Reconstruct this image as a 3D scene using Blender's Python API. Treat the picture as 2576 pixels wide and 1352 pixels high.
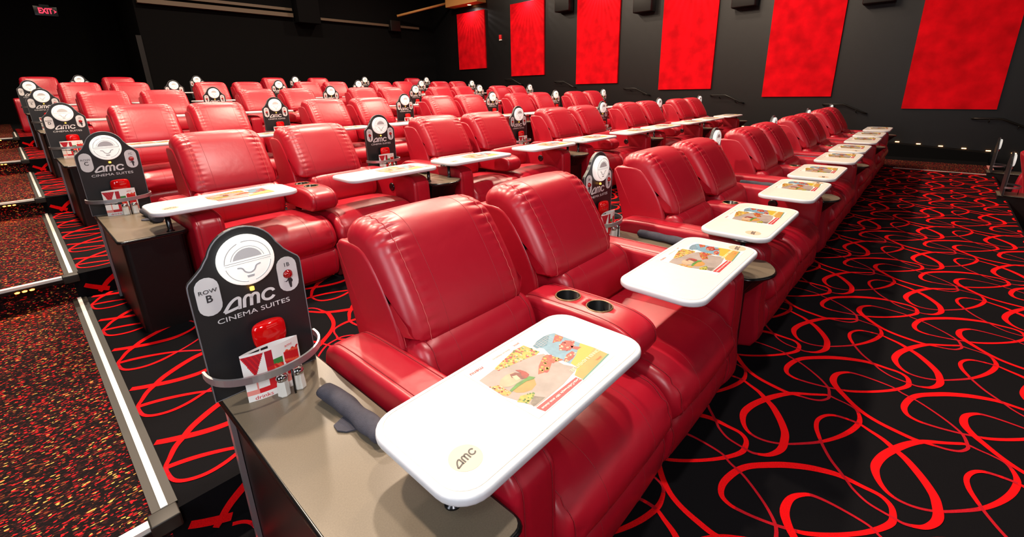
import bpy, bmesh, math, random
from mathutils import Vector, Matrix
random.seed(7)
R_ = math.radians
sc = bpy.context.scene
COL = sc.collection
for o in list(bpy.data.objects): bpy.data.objects.remove(o)

# ---------------------------------------------------------------- camera
CAM = Vector((-0.4222, -1.5799, 1.5715))
yaw, pitch, roll = 0.82479, -0.297217, -0.021508
F_PX, CY = 1134.54, 572.34
fw = Vector((math.sin(yaw)*math.cos(pitch), math.cos(yaw)*math.cos(pitch), math.sin(pitch)))
rt = Vector((math.cos(yaw), -math.sin(yaw), 0)); up = rt.cross(fw)
r2 = rt*math.cos(roll) + up*math.sin(roll); u2 = -rt*math.sin(roll) + up*math.cos(roll)
cam_d = bpy.data.cameras.new('camera'); cam = bpy.data.objects.new('camera', cam_d); COL.objects.link(cam)
m = Matrix.Identity(4)
for i in range(3):
    m[i][0] = r2[i]; m[i][1] = u2[i]; m[i][2] = -fw[i]; m[i][3] = CAM[i]
cam.matrix_world = m
cam_d.sensor_width = 36; cam_d.sensor_fit = 'HORIZONTAL'; cam_d.lens = F_PX/2576*36
cam_d.shift_y = -(676-CY)/2576; cam_d.clip_start = 0.05; cam_d.clip_end = 100
sc.camera = cam
sc.view_settings.view_transform = 'Standard'; sc.view_settings.look = 'None'
sc.view_settings.gamma = 1; sc.view_settings.exposure = -0.22; sc.view_settings.use_curve_mapping = False
# ---------------------------------------------------------------- world and room lights
w = bpy.data.worlds.new('world'); sc.world = w; w.use_nodes = True
w.node_tree.nodes['Background'].inputs[0].default_value = (0.9, 0.93, 1.0, 1)
w.node_tree.nodes['Background'].inputs[1].default_value = 0.004
def area(name, loc, target, size, power, col, sy=None):
    d = bpy.data.lights.new(name, 'AREA'); d.energy = power; d.color = col; d.size = size
    if sy: d.shape = 'RECTANGLE'; d.size_y = sy
    o = bpy.data.objects.new(name, d); COL.objects.link(o); o.location = loc
    o.rotation_euler = (Vector(target)-Vector(loc)).to_track_quat('-Z', 'Y').to_euler()
    return o
# ceiling house lights (warm), light from the side aisle, the photographer's flash, a soft fill added from the front of the hall
for lx in (-0.1, 3.4, 6.4, 9.2):
    for ly in (3.3, 8.0, 12.2):
        area('house_light', (lx, ly, 6.3), (lx, ly-1.2, 0), 0.30, ((560 if lx < 1 else (400 if lx < 8 else 280)) if ly < 4 else 270) if ly < 12 else 170, (1.0, 0.79, 0.60))
for lx, e in ((1.4, 210),):
    area('house_light_front', (lx, -0.9, 6.0), (lx, -1.2, 0), 0.3, e, (1.0, 0.88, 0.78))
area('aisle_light', (-2.15, -0.7, 1.65), (1.5, -0.1, 0.9), 0.8, 35, (0.88, 0.93, 1.0), 1.7)
area('bounce', (-1.5, -3.4, 3.0), (1.2, 0.3, 0.8), 0.8, 62, (0.97, 0.97, 1.0))
area('flash', (-0.75, -1.75, 2.35), (2.6, 0.9, 0.4), 0.35, 12, (0.98, 0.98, 1.0))
area('front_fill', (5.0, -11.0, 4.0), (5.0, 6.0, 1.5), 10, 90, (1.0, 0.97, 0.95), 4.5)  # broad unseen fill, added to brighten the seat fronts
CARPET = [[[0.955,-0.75,0.3],[0.932,-0.716,0.35],[0.906,-0.681,0.4],[0.859,-0.615,0.6],[0.8,-0.565,0.85],[0.717,-0.518,1],[0.634,-0.482,1],[0.558,-0.464,1],[0.506,-0.465,0.85],[0.451,-0.483,0.55],[0.409,-0.513,0.35],[0.392,-0.551,0.2],[0.396,-0.6,0.15],[0.423,-0.655,0.15],[0.471,-0.71,0.2],[0.544,-0.778,0.3],[0.625,-0.831,0.45],[0.716,-0.873,0.6],[0.803,-0.896,0.6],[0.861,-0.894,0.4],[0.916,-0.874,0.2],[0.937,-0.835,0.1],[0.946,-0.793,0.1]],[[0.289,-0.537,0.6],[0.34,-0.527,0.5],[0.372,-0.492,0.45],[0.378,-0.434,0.5],[0.383,-0.378,0.7],[0.378,-0.332,0.85],[0.348,-0.256,1],[0.301,-0.181,1],[0.251,-0.123,0.95],[0.194,-0.067,0.85],[0.139,-0.035,0.8],[0.069,-0.015,0.8],[0.011,-0.01,0.7],[-0.038,-0.025,0.5],[-0.06,-0.062,0.35],[-0.061,-0.106,0.25],[-0.054,-0.157,0.2],[-0.04,-0.215,0.2],[-0.023,-0.261,0.25],[-0.002,-0.31,0.4],[0.052,-0.38,0.4],[0.123,-0.451,0.4],[0.19,-0.502,0.5],[0.248,-0.533,0.6]],[[0.923,-0.754,0.2],[0.954,-0.755,0.25],[1.021,-0.742,0.2],[1.075,-0.707,0.15],[1.131,-0.653,0.12],[1.192,-0.579,0.12],[1.224,-0.515,0.12],[1.254,-0.473,0.12],[1.27,-0.381,0.15],[1.27,-0.307,0.25],[1.251,-0.268,0.4],[1.197,-0.233,0.7],[1.121,-0.228,1],[1.063,-0.251,0.9],[1.007,-0.292,0.75],[0.952,-0.337,0.65],[0.904,-0.391,0.6],[0.873,-0.452,0.6],[0.854,-0.52,0.65],[0.843,-0.579,0.6],[0.85,-0.621,0.4],[0.854,-0.651,0.25],[0.861,-0.69,0.2],[0.882,-0.729,0.2]],[[0.529,-0.275,0.2],[0.582,-0.252,0.35],[0.641,-0.231,0.45],[0.704,-0.226,0.4],[0.76,-0.245,0.35],[0.793,-0.277,0.3],[0.804,-0.324,0.3],[0.802,-0.378,0.3],[0.78,-0.42,0.4],[0.75,-0.473,0.6],[0.712,-0.513,0.75],[0.671,-0.556,0.9],[0.611,-0.597,1],[0.557,-0.627,1],[0.502,-0.65,1],[0.448,-0.659,1],[0.399,-0.662,0.95],[0.354,-0.652,0.75],[0.311,-0.628,0.5],[0.289,-0.599,0.3],[0.277,-0.566,0.2],[0.283,-0.535,0.15],[0.286,-0.508,0.12],[0.3,-0.456,0.12],[0.337,-0.409,0.12],[0.369,-0.385,0.15],[0.408,-0.354,0.2],[0.459,-0.314,0.2]]]
MENU = {"photo":[[0.3459,-0.7312],[0.4115,-0.7256],[0.5571,-0.7721],[0.5801,-0.7872],[0.5743,-0.872],[0.5912,-0.9133],[0.4956,-0.929],[0.368,-0.932],[0.3406,-0.8322],[0.3433,-0.7761]],"pizza":[[0.5753,-0.7045],[0.5807,-0.7699],[0.5629,-0.773],[0.5116,-0.7596],[0.4595,-0.7491],[0.4171,-0.7375],[0.4185,-0.7231],[0.4669,-0.7133],[0.5321,-0.7008]],"bun":[[0.3742,-0.8351],[0.3763,-0.8512],[0.3901,-0.8671],[0.4142,-0.8768],[0.4414,-0.8708],[0.4577,-0.851],[0.4536,-0.8363],[0.4112,-0.8359]],"buntop":[[0.416,-0.7724],[0.4392,-0.7788],[0.4502,-0.8019],[0.4405,-0.821],[0.4181,-0.8247],[0.3864,-0.8213],[0.3714,-0.8087],[0.3691,-0.7919],[0.3888,-0.7759]],"patty":[[0.4264,-0.7794],[0.4446,-0.785],[0.4527,-0.7997],[0.4657,-0.7992],[0.4622,-0.821],[0.4483,-0.8302],[0.4343,-0.8238],[0.4249,-0.808],[0.4182,-0.7951]],"bacon":[[0.4535,-0.7771],[0.4642,-0.7869],[0.4685,-0.8077],[0.4649,-0.8241],[0.4459,-0.8323],[0.4392,-0.8195],[0.4527,-0.7997]],"cheese":[[0.423,-0.7907],[0.4372,-0.7971],[0.4328,-0.8171],[0.4177,-0.8144]],"lettuce":[[0.3704,-0.8307],[0.4059,-0.8249],[0.4331,-0.8274],[0.4585,-0.8295],[0.4666,-0.8463],[0.4551,-0.848],[0.4348,-0.8391],[0.4004,-0.8376],[0.3698,-0.8391]],"fries":[[0.3433,-0.7761],[0.3679,-0.7904],[0.3676,-0.8411],[0.3506,-0.8437],[0.3428,-0.8303]],"salad":[[0.3476,-0.8792],[0.3729,-0.8695],[0.4088,-0.8888],[0.4011,-0.8977],[0.364,-0.9066],[0.3564,-0.8937]],"greybox":[[0.3676,-0.9108],[0.3976,-0.8981],[0.414,-0.9259],[0.3632,-0.9264]],"basket":[[0.4821,-0.8441],[0.5182,-0.8175],[0.5637,-0.7974],[0.5842,-0.7979],[0.5892,-0.8213],[0.595,-0.857],[0.5555,-0.839],[0.5166,-0.8584],[0.4887,-0.8466]],"banner":[[0.3632,-0.9347],[0.5451,-0.9375],[0.5466,-0.9591],[0.3689,-0.9613]],"blue":[[0.5911,-0.7326],[0.6259,-0.7216],[0.6648,-0.7201],[0.6908,-0.7266],[0.7062,-0.7341],[0.7104,-0.8403],[0.6418,-0.8711],[0.5909,-0.8858],[0.589,-0.8613],[0.5915,-0.8005],[0.6049,-0.7675]],"wafl":[[0.5911,-0.7326],[0.6259,-0.7216],[0.6648,-0.7201],[0.6883,-0.7271],[0.6251,-0.7659],[0.5904,-0.7505]],"yellow":[[0.7104,-0.8403],[0.7166,-0.892],[0.5506,-0.9288],[0.5898,-0.9117],[0.5939,-0.8837],[0.6418,-0.8711]],"orange":[[0.7166,-0.892],[0.7144,-0.9441],[0.55,-0.958],[0.5506,-0.9288]],"green":[[0.7144,-0.9441],[0.7163,-0.9492],[0.5472,-0.9622],[0.548,-0.9582]],"f1":[[0.6286,-0.8136],[0.6547,-0.7943],[0.6919,-0.7924],[0.7092,-0.8193],[0.6786,-0.835],[0.6515,-0.8405]],"f2":[[0.589,-0.8613],[0.6252,-0.8458],[0.6525,-0.8478],[0.6514,-0.8645],[0.6236,-0.8732],[0.5943,-0.8731]],"f3":[[0.65,-0.7695],[0.7013,-0.7423],[0.7051,-0.7743],[0.6795,-0.7845],[0.6657,-0.7748]],"f4":[[0.6762,-0.8258],[0.6926,-0.8576],[0.6705,-0.8566],[0.6657,-0.8386]],"sheetA":[[0.3357,-0.6893],[0.5856,-0.6743],[0.5811,-0.7582],[0.5498,-0.9628],[0.3648,-0.9645]],"sheetB":[[0.5882,-0.7291],[0.6683,-0.7174],[0.708,-0.7328],[0.7167,-0.9527],[0.5459,-0.9631]],"menutext":[[0.3414,-0.701],[0.4002,-0.7017]],"dine":[[0.4262,-0.6994],[0.5824,-0.6772]],"bt":[[0.3646,-0.9464],[0.5435,-0.9505]],"yt":[[0.5505,-0.9337],[0.7089,-0.8891]],"amcB":[[0.6555,-0.9332],[0.6937,-0.9317]]}
# ---------------------------------------------------------------- constants (metres)
P = 2.15          # one pair of recliners plus one console
R = 2.6228        # row pitch
H = 0.18404       # rise of one step
N0 = 0.14         # y of the first riser
NROW = 6
def lev(n): return H*n
LET = 'BCDEFG'
# ---------------------------------------------------------------- materials
def lin(c):
    return tuple(((v/255)/12.92 if v/255 <= 0.04045 else ((v/255+0.055)/1.055)**2.4) for v in c)
def mat(name, rgb, rough=0.5, metal=0.0, emit=0.0, spec=0.5, coat=0.0, noise=None, bump=None, ecol=None):
    """rgb in sRGB 0-255; noise=(scale, amount); bump=(scale, strength)"""
    M = bpy.data.materials.new(name); M.use_nodes = True; nt = M.node_tree; b = nt.nodes['Principled BSDF']
    c = lin(rgb)
    b.inputs['Base Color'].default_value = (*c, 1); b.inputs['Roughness'].default_value = rough
    b.inputs['Metallic'].default_value = metal; b.inputs['Specular IOR Level'].default_value = spec
    b.inputs['Coat Weight'].default_value = coat
    if emit:
        b.inputs['Emission Color'].default_value = (*(lin(ecol) if ecol else c), 1); b.inputs['Emission Strength'].default_value = emit
    tc = nt.nodes.new('ShaderNodeTexCoord')
    if noise:
        n = nt.nodes.new('ShaderNodeTexNoise'); n.inputs['Scale'].default_value = noise[0]; n.inputs['Detail'].default_value = 5
        nt.links.new(tc.outputs['Object'], n.inputs['Vector'])
        mr = nt.nodes.new('ShaderNodeMapRange'); mr.inputs['From Min'].default_value = 0.3; mr.inputs['From Max'].default_value = 0.7
        mr.inputs['To Min'].default_value = 1-noise[1]; mr.inputs['To Max'].default_value = 1+noise[1]
        nt.links.new(n.outputs['Fac'], mr.inputs['Value'])
        mx = nt.nodes.new('ShaderNodeVectorMath'); mx.operation = 'SCALE'; mx.inputs[0].default_value = c
        nt.links.new(mr.outputs[0], mx.inputs['Scale']); nt.links.new(mx.outputs[0], b.inputs['Base Color'])
    if bump:
        n2 = nt.nodes.new('ShaderNodeTexNoise'); n2.inputs['Scale'].default_value = bump[0]; n2.inputs['Detail'].default_value = 4
        nt.links.new(tc.outputs['Object'], n2.inputs['Vector'])
        bp = nt.nodes.new('ShaderNodeBump'); bp.inputs['Strength'].default_value = bump[1]; bp.inputs['Distance'].default_value = 0.003
        nt.links.new(n2.outputs['Fac'], bp.inputs['Height']); nt.links.new(bp.outputs[0], b.inputs['Normal'])
    return M
def leather():
    M = mat('red_leather', (196, 22, 38), 0.36, spec=0.55, coat=0.22)
    M.node_tree.nodes['Principled BSDF'].inputs['Coat Roughness'].default_value = 0.30
    nt = M.node_tree; b = nt.nodes['Principled BSDF']; N = nt.nodes.new; L = nt.links.new
    tc = N('ShaderNodeTexCoord')
    v = N('ShaderNodeTexVoronoi'); v.feature = 'DISTANCE_TO_EDGE'; v.inputs['Scale'].default_value = 420
    n = N('ShaderNodeTexNoise'); n.inputs['Scale'].default_value = 9; n.inputs['Detail'].default_value = 3
    n3 = N('ShaderNodeTexNoise'); n3.inputs['Scale'].default_value = 3.0; n3.inputs['Detail'].default_value = 4
    for q in (v, n, n3): L(tc.outputs['Object'], q.inputs['Vector'])
    b1 = N('ShaderNodeBump'); b1.inputs['Strength'].default_value = 0.10; b1.inputs['Distance'].default_value = 0.001
    b2 = N('ShaderNodeBump'); b2.inputs['Strength'].default_value = 0.35; b2.inputs['Distance'].default_value = 0.008
    L(v.outputs['Distance'], b1.inputs['Height']); L(n.outputs['Fac'], b2.inputs['Height'])
    L(b2.outputs[0], b1.inputs['Normal']); L(b1.outputs[0], b.inputs['Normal'])
    mr = N('ShaderNodeMapRange'); mr.inputs['To Min'].default_value = 0.30; mr.inputs['To Max'].default_value = 0.46
    L(n3.outputs['Fac'], mr.inputs['Value']); L(mr.outputs[0], b.inputs['Roughness'])
    mx = N('ShaderNodeMixRGB'); mx.inputs[1].default_value = (*lin((158, 12, 32)), 1); mx.inputs[2].default_value = (*lin((184, 17, 42)), 1)
    L(n3.outputs['Fac'], mx.inputs[0]); L(mx.outputs[0], b.inputs['Base Color'])
    return M
LEATHER = leather()
STITCH = mat('stitching', (206, 84, 84), 0.6)
DARKRED = mat('dark_plinth', (96, 8, 16), 0.6)  # dark red of the recliner base
BLACKP = mat('black_plastic', (14, 14, 15), 0.25)
BLACKM = mat('black_laminate', (13, 11, 11), 0.45, spec=0.3, noise=(40, 0.2))
TOPM = mat('console_laminate', (112, 101, 85), 0.30, noise=(260, 0.10), bump=(500, 0.05))
BOARDM = mat('charcoal_board', (31, 32, 35), 0.38, noise=(300, 0.12), bump=(600, 0.05))
ALU = mat('brushed_aluminium', (178, 178, 182), 0.33, metal=0.75)
STEEL = mat('polished_steel', (205, 205, 208), 0.12, metal=1.0)
POLEM = mat('dark_chrome', (70, 70, 72), 0.22, metal=0.9)
WHITE = mat('white_laminate', (212, 207, 198), 0.32, noise=(30, 0.02))
WEDGE = mat('white_table_edge', (212, 215, 221), 0.35)
DISC = mat('white_disc_glow', (250, 248, 240), 0.25, emit=0.6)  # unlit white plastic; emission put in so the disc burns out white
DISCG = mat('disc_engraving', (196, 198, 202), 0.4)
PLATE = mat('silver_plate', (222, 222, 224), 0.35)
LETW = mat('silver_letter', (232, 232, 234), 0.4)
LETD = mat('dark_letter', (48, 48, 52), 0.5)
BTN = mat('red_button', (150, 6, 10), 0.08, coat=1.0, emit=0.15)
AMBER = mat('amber_bulb', (255, 176, 70), 0.4, emit=3.0)
KETCH = mat('ketchup_plastic', (214, 10, 12), 0.10, coat=0.6)
GLASS = mat('shaker_glass', (226, 224, 216), 0.12, spec=0.6)
PAPER = mat('paper', (216, 212, 206), 0.5)
NAPK = mat('napkin_cloth', (62, 61, 72), 0.85, noise=(60, 0.12), bump=(300, 0.5))
BADGE = mat('badge_tan', (196, 170, 146), 0.4)
WALLB = mat('wall_black', (9, 9, 11), 0.40, spec=0.45, noise=(8, 0.15), bump=(120, 0.3))
CEILB = mat('ceiling_black', (7, 7, 8), 0.9, spec=0.1)
STRIPF = mat('strip_frame', (27, 23, 17), 0.5)
CARPB = mat('carpet_black', (13, 12, 15), 0.95, spec=0.1, noise=(500, 0.55), bump=(900, 0.8))
CARPT = mat('carpet_dark_red', (186, 20, 34), 0.9, spec=0.1, noise=(420, 0.25), bump=(900, 0.8))
CARPR = mat('carpet_red', (240, 12, 18), 0.9, spec=0.1, noise=(420, 0.22), bump=(900, 0.8))
RAILM = mat('handrail_paint', (30, 28, 26), 0.3, metal=0.4)
BROWNM = mat('soffit_bronze', (88, 74, 58), 0.5)
GOLDM = mat('soffit_tan', (196, 140, 78), 0.6)
LAMPW = mat('lamp_glass', (255, 214, 150), 0.4, emit=9.0)
LEDO = mat('led_orange', (255, 120, 30), 0.4, emit=14.0, ecol=(255, 132, 50))
LEDW = mat('led_warm', (255, 190, 130), 0.4, emit=10.0, ecol=(255, 178, 112))
NOSE = mat('nosing_aluminium', (226, 222, 216), 0.4, metal=0.2)
EXITR = mat('exit_red', (255, 60, 90), 0.5, emit=1.6)
FABRIC = mat('red_wall_fabric', (204, 5, 20), 0.9, spec=0.1, noise=(3.2, 0.26), bump=(400, 0.4))
def speckle():
    M = bpy.data.materials.new('speckled_carpet'); M.use_nodes = True; nt = M.node_tree; N = nt.nodes.new; L = nt.links.new
    b = nt.nodes['Principled BSDF']; b.inputs['Roughness'].default_value = 0.95; b.inputs['Specular IOR Level'].default_value = 0.1
    tc = N('ShaderNodeTexCoord'); mp = N('ShaderNodeMapping'); mp.inputs['Scale'].default_value = (1, 2.0, 2.0); L(tc.outputs['Object'], mp.inputs[0])
    def vor(s, seed):
        v = N('ShaderNodeTexVoronoi'); v.inputs['Scale'].default_value = s; v.inputs['Randomness'].default_value = 1.0
        a = N('ShaderNodeVectorMath'); a.operation = 'ADD'; a.inputs[1].default_value = (seed, seed*.7, 0); L(mp.outputs[0], a.inputs[0]); L(a.outputs[0], v.inputs['Vector']); return v
    v = vor(95, 0); s = N('ShaderNodeSeparateColor'); L(v.outputs['Color'], s.inputs[0])
    cr = N('ShaderNodeValToRGB'); cr.color_ramp.interpolation = 'CONSTANT'; e = cr.color_ramp.elements
    e[0].position = 0; e[0].color = (*lin((18, 11, 13)), 1); e[1].position = 0.66; e[1].color = (*lin((44, 20, 20)), 1)
    for p, c in ((0.80, (84, 20, 22)), (0.865, (204, 24, 30)), (0.935, (120, 58, 32)), (0.97, (206, 160, 80))):
        x = e.new(p); x.color = (*lin(c), 1)
    L(s.outputs[0], cr.inputs[0]); L(cr.outputs[0], b.inputs['Base Color'])
    bp = N('ShaderNodeBump'); bp.inputs['Strength'].default_value = 0.8; bp.inputs['Distance'].default_value = 0.003
    L(v.outputs['Distance'], bp.inputs['Height']); L(bp.outputs[0], b.inputs['Normal'])
    return M
SPECK = speckle()
# ---------------------------------------------------------------- mesh helpers
class MB:
    def __init__(s): s.v = []; s.f = []; s.m = []; s.mats = []; s.smooth = []
    def mi(s, M):
        if M not in s.mats: s.mats.append(M)
        return s.mats.index(M)
    def add(s, vs, fs, M, smooth=False):
        o = len(s.v); s.v += [tuple(p) for p in vs]; k = s.mi(M)
        for f in fs: s.f.append(tuple(i+o for i in f)); s.m.append(k); s.smooth.append(smooth)
        return s
    def box(s, x0, y0, z0, x1, y1, z1, M, bev=0):
        if bev:
            bm = bmesh.new(); bmesh.ops.create_cube(bm, size=1)
            for q in bm.verts: q.co = Vector(((x0+x1)/2+q.co.x*(x1-x0), (y0+y1)/2+q.co.y*(y1-y0), (z0+z1)/2+q.co.z*(z1-z0)))
            bmesh.ops.bevel(bm, geom=list(bm.edges), offset=bev, segments=4, profile=0.5, affect='EDGES')
            bm.verts.index_update()
            s.add([q.co for q in bm.verts], [[q.index for q in f.verts] for f in bm.faces], M, True); bm.free(); return s
        vs = [(x0,y0,z0),(x1,y0,z0),(x1,y1,z0),(x0,y1,z0),(x0,y0,z1),(x1,y0,z1),(x1,y1,z1),(x0,y1,z1)]
        return s.add(vs, [(0,3,2,1),(4,5,6,7),(0,1,5,4),(1,2,6,5),(2,3,7,6),(3,0,4,7)], M)
    def prism(s, pts, z0, z1, M, axis='z', bev=0, smooth=False):
        """extrude a polygon; axis z: (x,y)->z ; axis y: (x,z)->y ; axis x: (y,z)->x"""
        def P3(a, b, c): return (a,b,c) if axis == 'z' else ((a,c,b) if axis == 'y' else (c,a,b))
        n = len(pts)
        if bev:
            cx = sum(p[0] for p in pts)/n; cy = sum(p[1] for p in pts)/n
            def ins(d):
                out = []
                for i, p in enumerate(pts):
                    a = Vector(pts[i-1]); b = Vector(p); c = Vector(pts[(i+1) % n])
                    t = (c-a).normalized(); nn = Vector((t.y, -t.x))
                    if nn.dot(b-Vector((cx, cy))) > 0: nn = -nn
                    out.append((b+nn*d)[:])
                return out
            sg = 1 if z1 > z0 else -1
            lo = [(z0+sg*bev*(1-math.cos(a)), bev*(1-math.sin(a))) for a in (0, .52, 1.05, 1.57)]
            hi = [(z1-sg*bev*(1-math.cos(a)), bev*(1-math.sin(a))) for a in (1.57, 1.05, .52, 0)]
            vs = []; fs = []; rings = lo+hi
            for z, d in rings: vs += [P3(q[0], q[1], z) for q in ins(d)]
            for r in range(len(rings)-1):
                for i in range(n): fs.append((r*n+i, r*n+(i+1) % n, (r+1)*n+(i+1) % n, (r+1)*n+i))
            s.add(vs, fs, M, True)
            e = (len(rings)-1)*n
            return s.add(vs, [tuple(range(n))[::-1], tuple(range(e, e+n))], M, False)
        vs = [P3(p[0], p[1], z0) for p in pts]+[P3(p[0], p[1], z1) for p in pts]
        s.add(vs, [(i, (i+1) % n, n+(i+1) % n, n+i) for i in range(n)], M, smooth)
        return s.add(vs, [tuple(range(n))[::-1], tuple(range(n, 2*n))], M)
    def flat(s, pts, z, M): 
        return s.add([(p[0], p[1], z) for p in pts], [tuple(range(len(pts)))], M)
    def lathe(s, prof, M, c=(0,0,0), seg=24, sq=None, smooth=True):
        vs = []; n = len(prof)
        for i in range(seg):
            a = 2*math.pi*i/seg
            for r, z in prof:
                x, y = math.cos(a), math.sin(a)
                vs.append((c[0]+x*r*(sq[0] if sq else 1), c[1]+y*r*(sq[1] if sq else 1), c[2]+z))
        fs = [(i*n+j, ((i+1) % seg)*n+j, ((i+1) % seg)*n+j+1, i*n+j+1) for i in range(seg) for j in range(n-1)]
        return s.add(vs, fs, M, smooth)
    def tube(s, pts, r, M, seg=8, closed=False, caps=True):
        n = len(pts); vs = []; pts = [Vector(p) for p in pts]; pn = None
        for i, p in enumerate(pts):
            a = pts[i-1] if (i > 0 or closed) else p; b = pts[(i+1) % n] if (i < n-1 or closed) else p
            t = (b-a).normalized()
            if pn is None: pn = t.orthogonal().normalized()
            pn = (pn - t*pn.dot(t)).normalized(); bn = t.cross(pn)
            for k in range(seg):
                an = 2*math.pi*k/seg; vs.append(p+(pn*math.cos(an)+bn*math.sin(an))*r)
        m_ = n if closed else n-1
        fs = [(i*seg+k, i*seg+(k+1) % seg, ((i+1) % n)*seg+(k+1) % seg, ((i+1) % n)*seg+k) for i in range(m_) for k in range(seg)]
        s.add(vs, fs, M, True)
        if caps and not closed: s.add(vs, [tuple(range(seg))[::-1], tuple(range((n-1)*seg, n*seg))], M)
        return s
    def mesh(s, name):
        me = bpy.data.meshes.new(name); me.from_pydata(s.v, [], s.f)
        for M in s.mats: me.materials.append(M)
        me.polygons.foreach_set('material_index', s.m); me.polygons.foreach_set('use_smooth', s.smooth); me.update()
        bm = bmesh.new(); bm.from_mesh(me); bmesh.ops.remove_doubles(bm, verts=bm.verts, dist=1e-6)
        bmesh.ops.recalc_face_normals(bm, faces=bm.faces); bm.to_mesh(me); bm.free()
        return me
    def build(s, name, parent=None, loc=(0,0,0)):
        return obj(name, s.mesh(name), parent, loc)
def obj(name, me, parent=None, loc=(0,0,0), rz=0):
    o = bpy.data.objects.new(name, me); COL.objects.link(o); o.location = loc; o.rotation_euler = (0, 0, rz)
    if parent: o.parent = parent
    return o
def tag(o, label=None, cat=None, group=None, kind=None):
    if label: o['label'] = label
    if cat: o['category'] = cat
    if group: o['group'] = group
    if kind: o['kind'] = kind
    return o
def thing(name, label, cat, loc=(0,0,0), group=None, rz=0):
    o = bpy.data.objects.new(name, None); COL.objects.link(o); o.location = loc; o.rotation_euler = (0,0,rz); o.empty_display_size = 0.1
    return tag(o, label, cat, group)
def make_copier(src):
    """collect the tree once so that copying is cheap"""
    tree = [(c, [g for g in src_children(c)]) for c in src_children(src)]
    def cp(loc, label, group=None, rz=None, skip=()):
        r = src.copy(); COL.objects.link(r); r.location = loc; r['label'] = label
        if group: r['group'] = group
        if rz is not None: r.rotation_euler = (0, 0, rz)
        for c, gs in tree:
            if c.name.split('.')[0] in skip: continue
            d = c.copy(); COL.objects.link(d); d.parent = r
            for g in gs:
                e = g.copy(); COL.objects.link(e); e.parent = d
        return r
    return cp
def src_children(o): return [c for c in bpy.data.objects if c.parent == o]
_txt = {}
def text_mesh(s, size, M, ext=0.0004, sx=1.0, bold=0.0):
    key = (s, size, M.name, ext, sx, bold)
    if key in _txt: return _txt[key]
    cu = bpy.data.curves.new('t', 'FONT'); cu.body = s; cu.size = size; cu.align_x = 'CENTER'; cu.align_y = 'CENTER'
    cu.extrude = ext; cu.offset = bold; cu.resolution_u = 3
    o = bpy.data.objects.new('t', cu); COL.objects.link(o)
    dg = bpy.context.evaluated_depsgraph_get(); dg.update()
    me = bpy.data.meshes.new_from_object(o.evaluated_get(dg)); bpy.data.objects.remove(o)
    for v in me.vertices: v.co.x *= sx
    me.materials.clear(); me.materials.append(M); _txt[key] = me
    return me
def merge(mb, me, M, mtx):
    mb.add([mtx @ v.co for v in me.vertices], [list(p.vertices) for p in me.polygons], M)
def spline(pts, n=6, closed=False):
    out = []; m_ = len(pts); rng = m_ if closed else m_-1
    for i in range(rng):
        g = lambda k: Vector(pts[(i+k) % m_]) if closed else Vector(pts[min(max(i+k, 0), m_-1)])
        p0, p1, p2, p3 = g(-1), g(0), g(1), g(2)
        for j in range(n):
            t = j/n; out.append(tuple(0.5*((2*p1)+(p2-p0)*t+(2*p0-5*p1+4*p2-p3)*t*t+(3*p1-p0-3*p2+p3)*t**3)))
    if not closed: out.append(tuple(pts[-1]))
    return out
def stroke(mb, pts, w, M, plane, z0, z1, closed=False):
    """a flat ribbon of width w along pts (2D) with round ends, extruded z0..z1 in the plane mapping"""
    n = len(pts); L = []; Rr = []
    for i in range(n):
        a = Vector(pts[i-1] if i or closed else pts[i]); b = Vector(pts[(i+1) % n] if i < n-1 or closed else pts[i])
        t = (b-a).normalized(); nn = Vector((-t.y, t.x)); p = Vector(pts[i])
        ww = w if not isinstance(w, (list, tuple)) else w[i]
        L.append(p+nn*ww/2); Rr.append(p-nn*ww/2)
    for i in range(n if closed else n-1):
        j = (i+1) % n
        q = [L[i], L[j], Rr[j], Rr[i]]
        vs = [plane(a.x, a.y, z1) for a in q]+[plane(a.x, a.y, z0) for a in q]
        mb.add(vs, [(0,1,2,3), (0,4,5,1), (3,2,6,7)], M)
def logo(mb, M, plane, z0, z1, s=1.0, cx=0, cy=0, w=0.2):
    """the three rounded letters; unit height 1, about 3.1 wide"""
    sh = 0.12
    def T(L): return [((x-1.55+sh*y)*s+cx, (y-0.5)*s+cy) for x, y in L]
    a = spline([(-0.12, 0.06), (0.02, 0.32), (0.2, 0.62), (0.42, 0.84), (0.64, 0.93), (0.76, 0.86), (0.78, 0.68)], 4)+[(0.78, 0.0)]
    a2 = [(0.80, 0.20), (0.55, 0.14), (0.3, 0.09), (-0.12, 0.03)]
    m1 = [(1.06, 0.0), (1.06, 0.6)]+spline([(1.07, 0.68), (1.14, 0.84), (1.28, 0.9), (1.42, 0.84), (1.49, 0.68)], 4)+[(1.49, 0.0)]
    m2 = [(1.49, 0.6)]+spline([(1.5, 0.68), (1.57, 0.84), (1.71, 0.9), (1.85, 0.84), (1.92, 0.68)], 4)+[(1.92, 0.0)]
    c = spline([(2.92, 0.66), (2.82, 0.82), (2.62, 0.9), (2.42, 0.86), (2.26, 0.7), (2.21, 0.47), (2.27, 0.24), (2.44, 0.1), (2.64, 0.07), (2.82, 0.14), (2.93, 0.28)], 4)
    for L in (a, a2, m1, m2, c): stroke(mb, T(L), w*s, M, plane, z0, z1)
# ---------------------------------------------------------------- the setting
XL, XR = -0.36, 10.95            # edges of the tiers; aisles lie outside
XWL, XW = -2.3, 12.82
YF, YB = -6.0, 17.8
def riser_y(n): return N0 + R*n            # riser between level n and n+1
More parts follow.
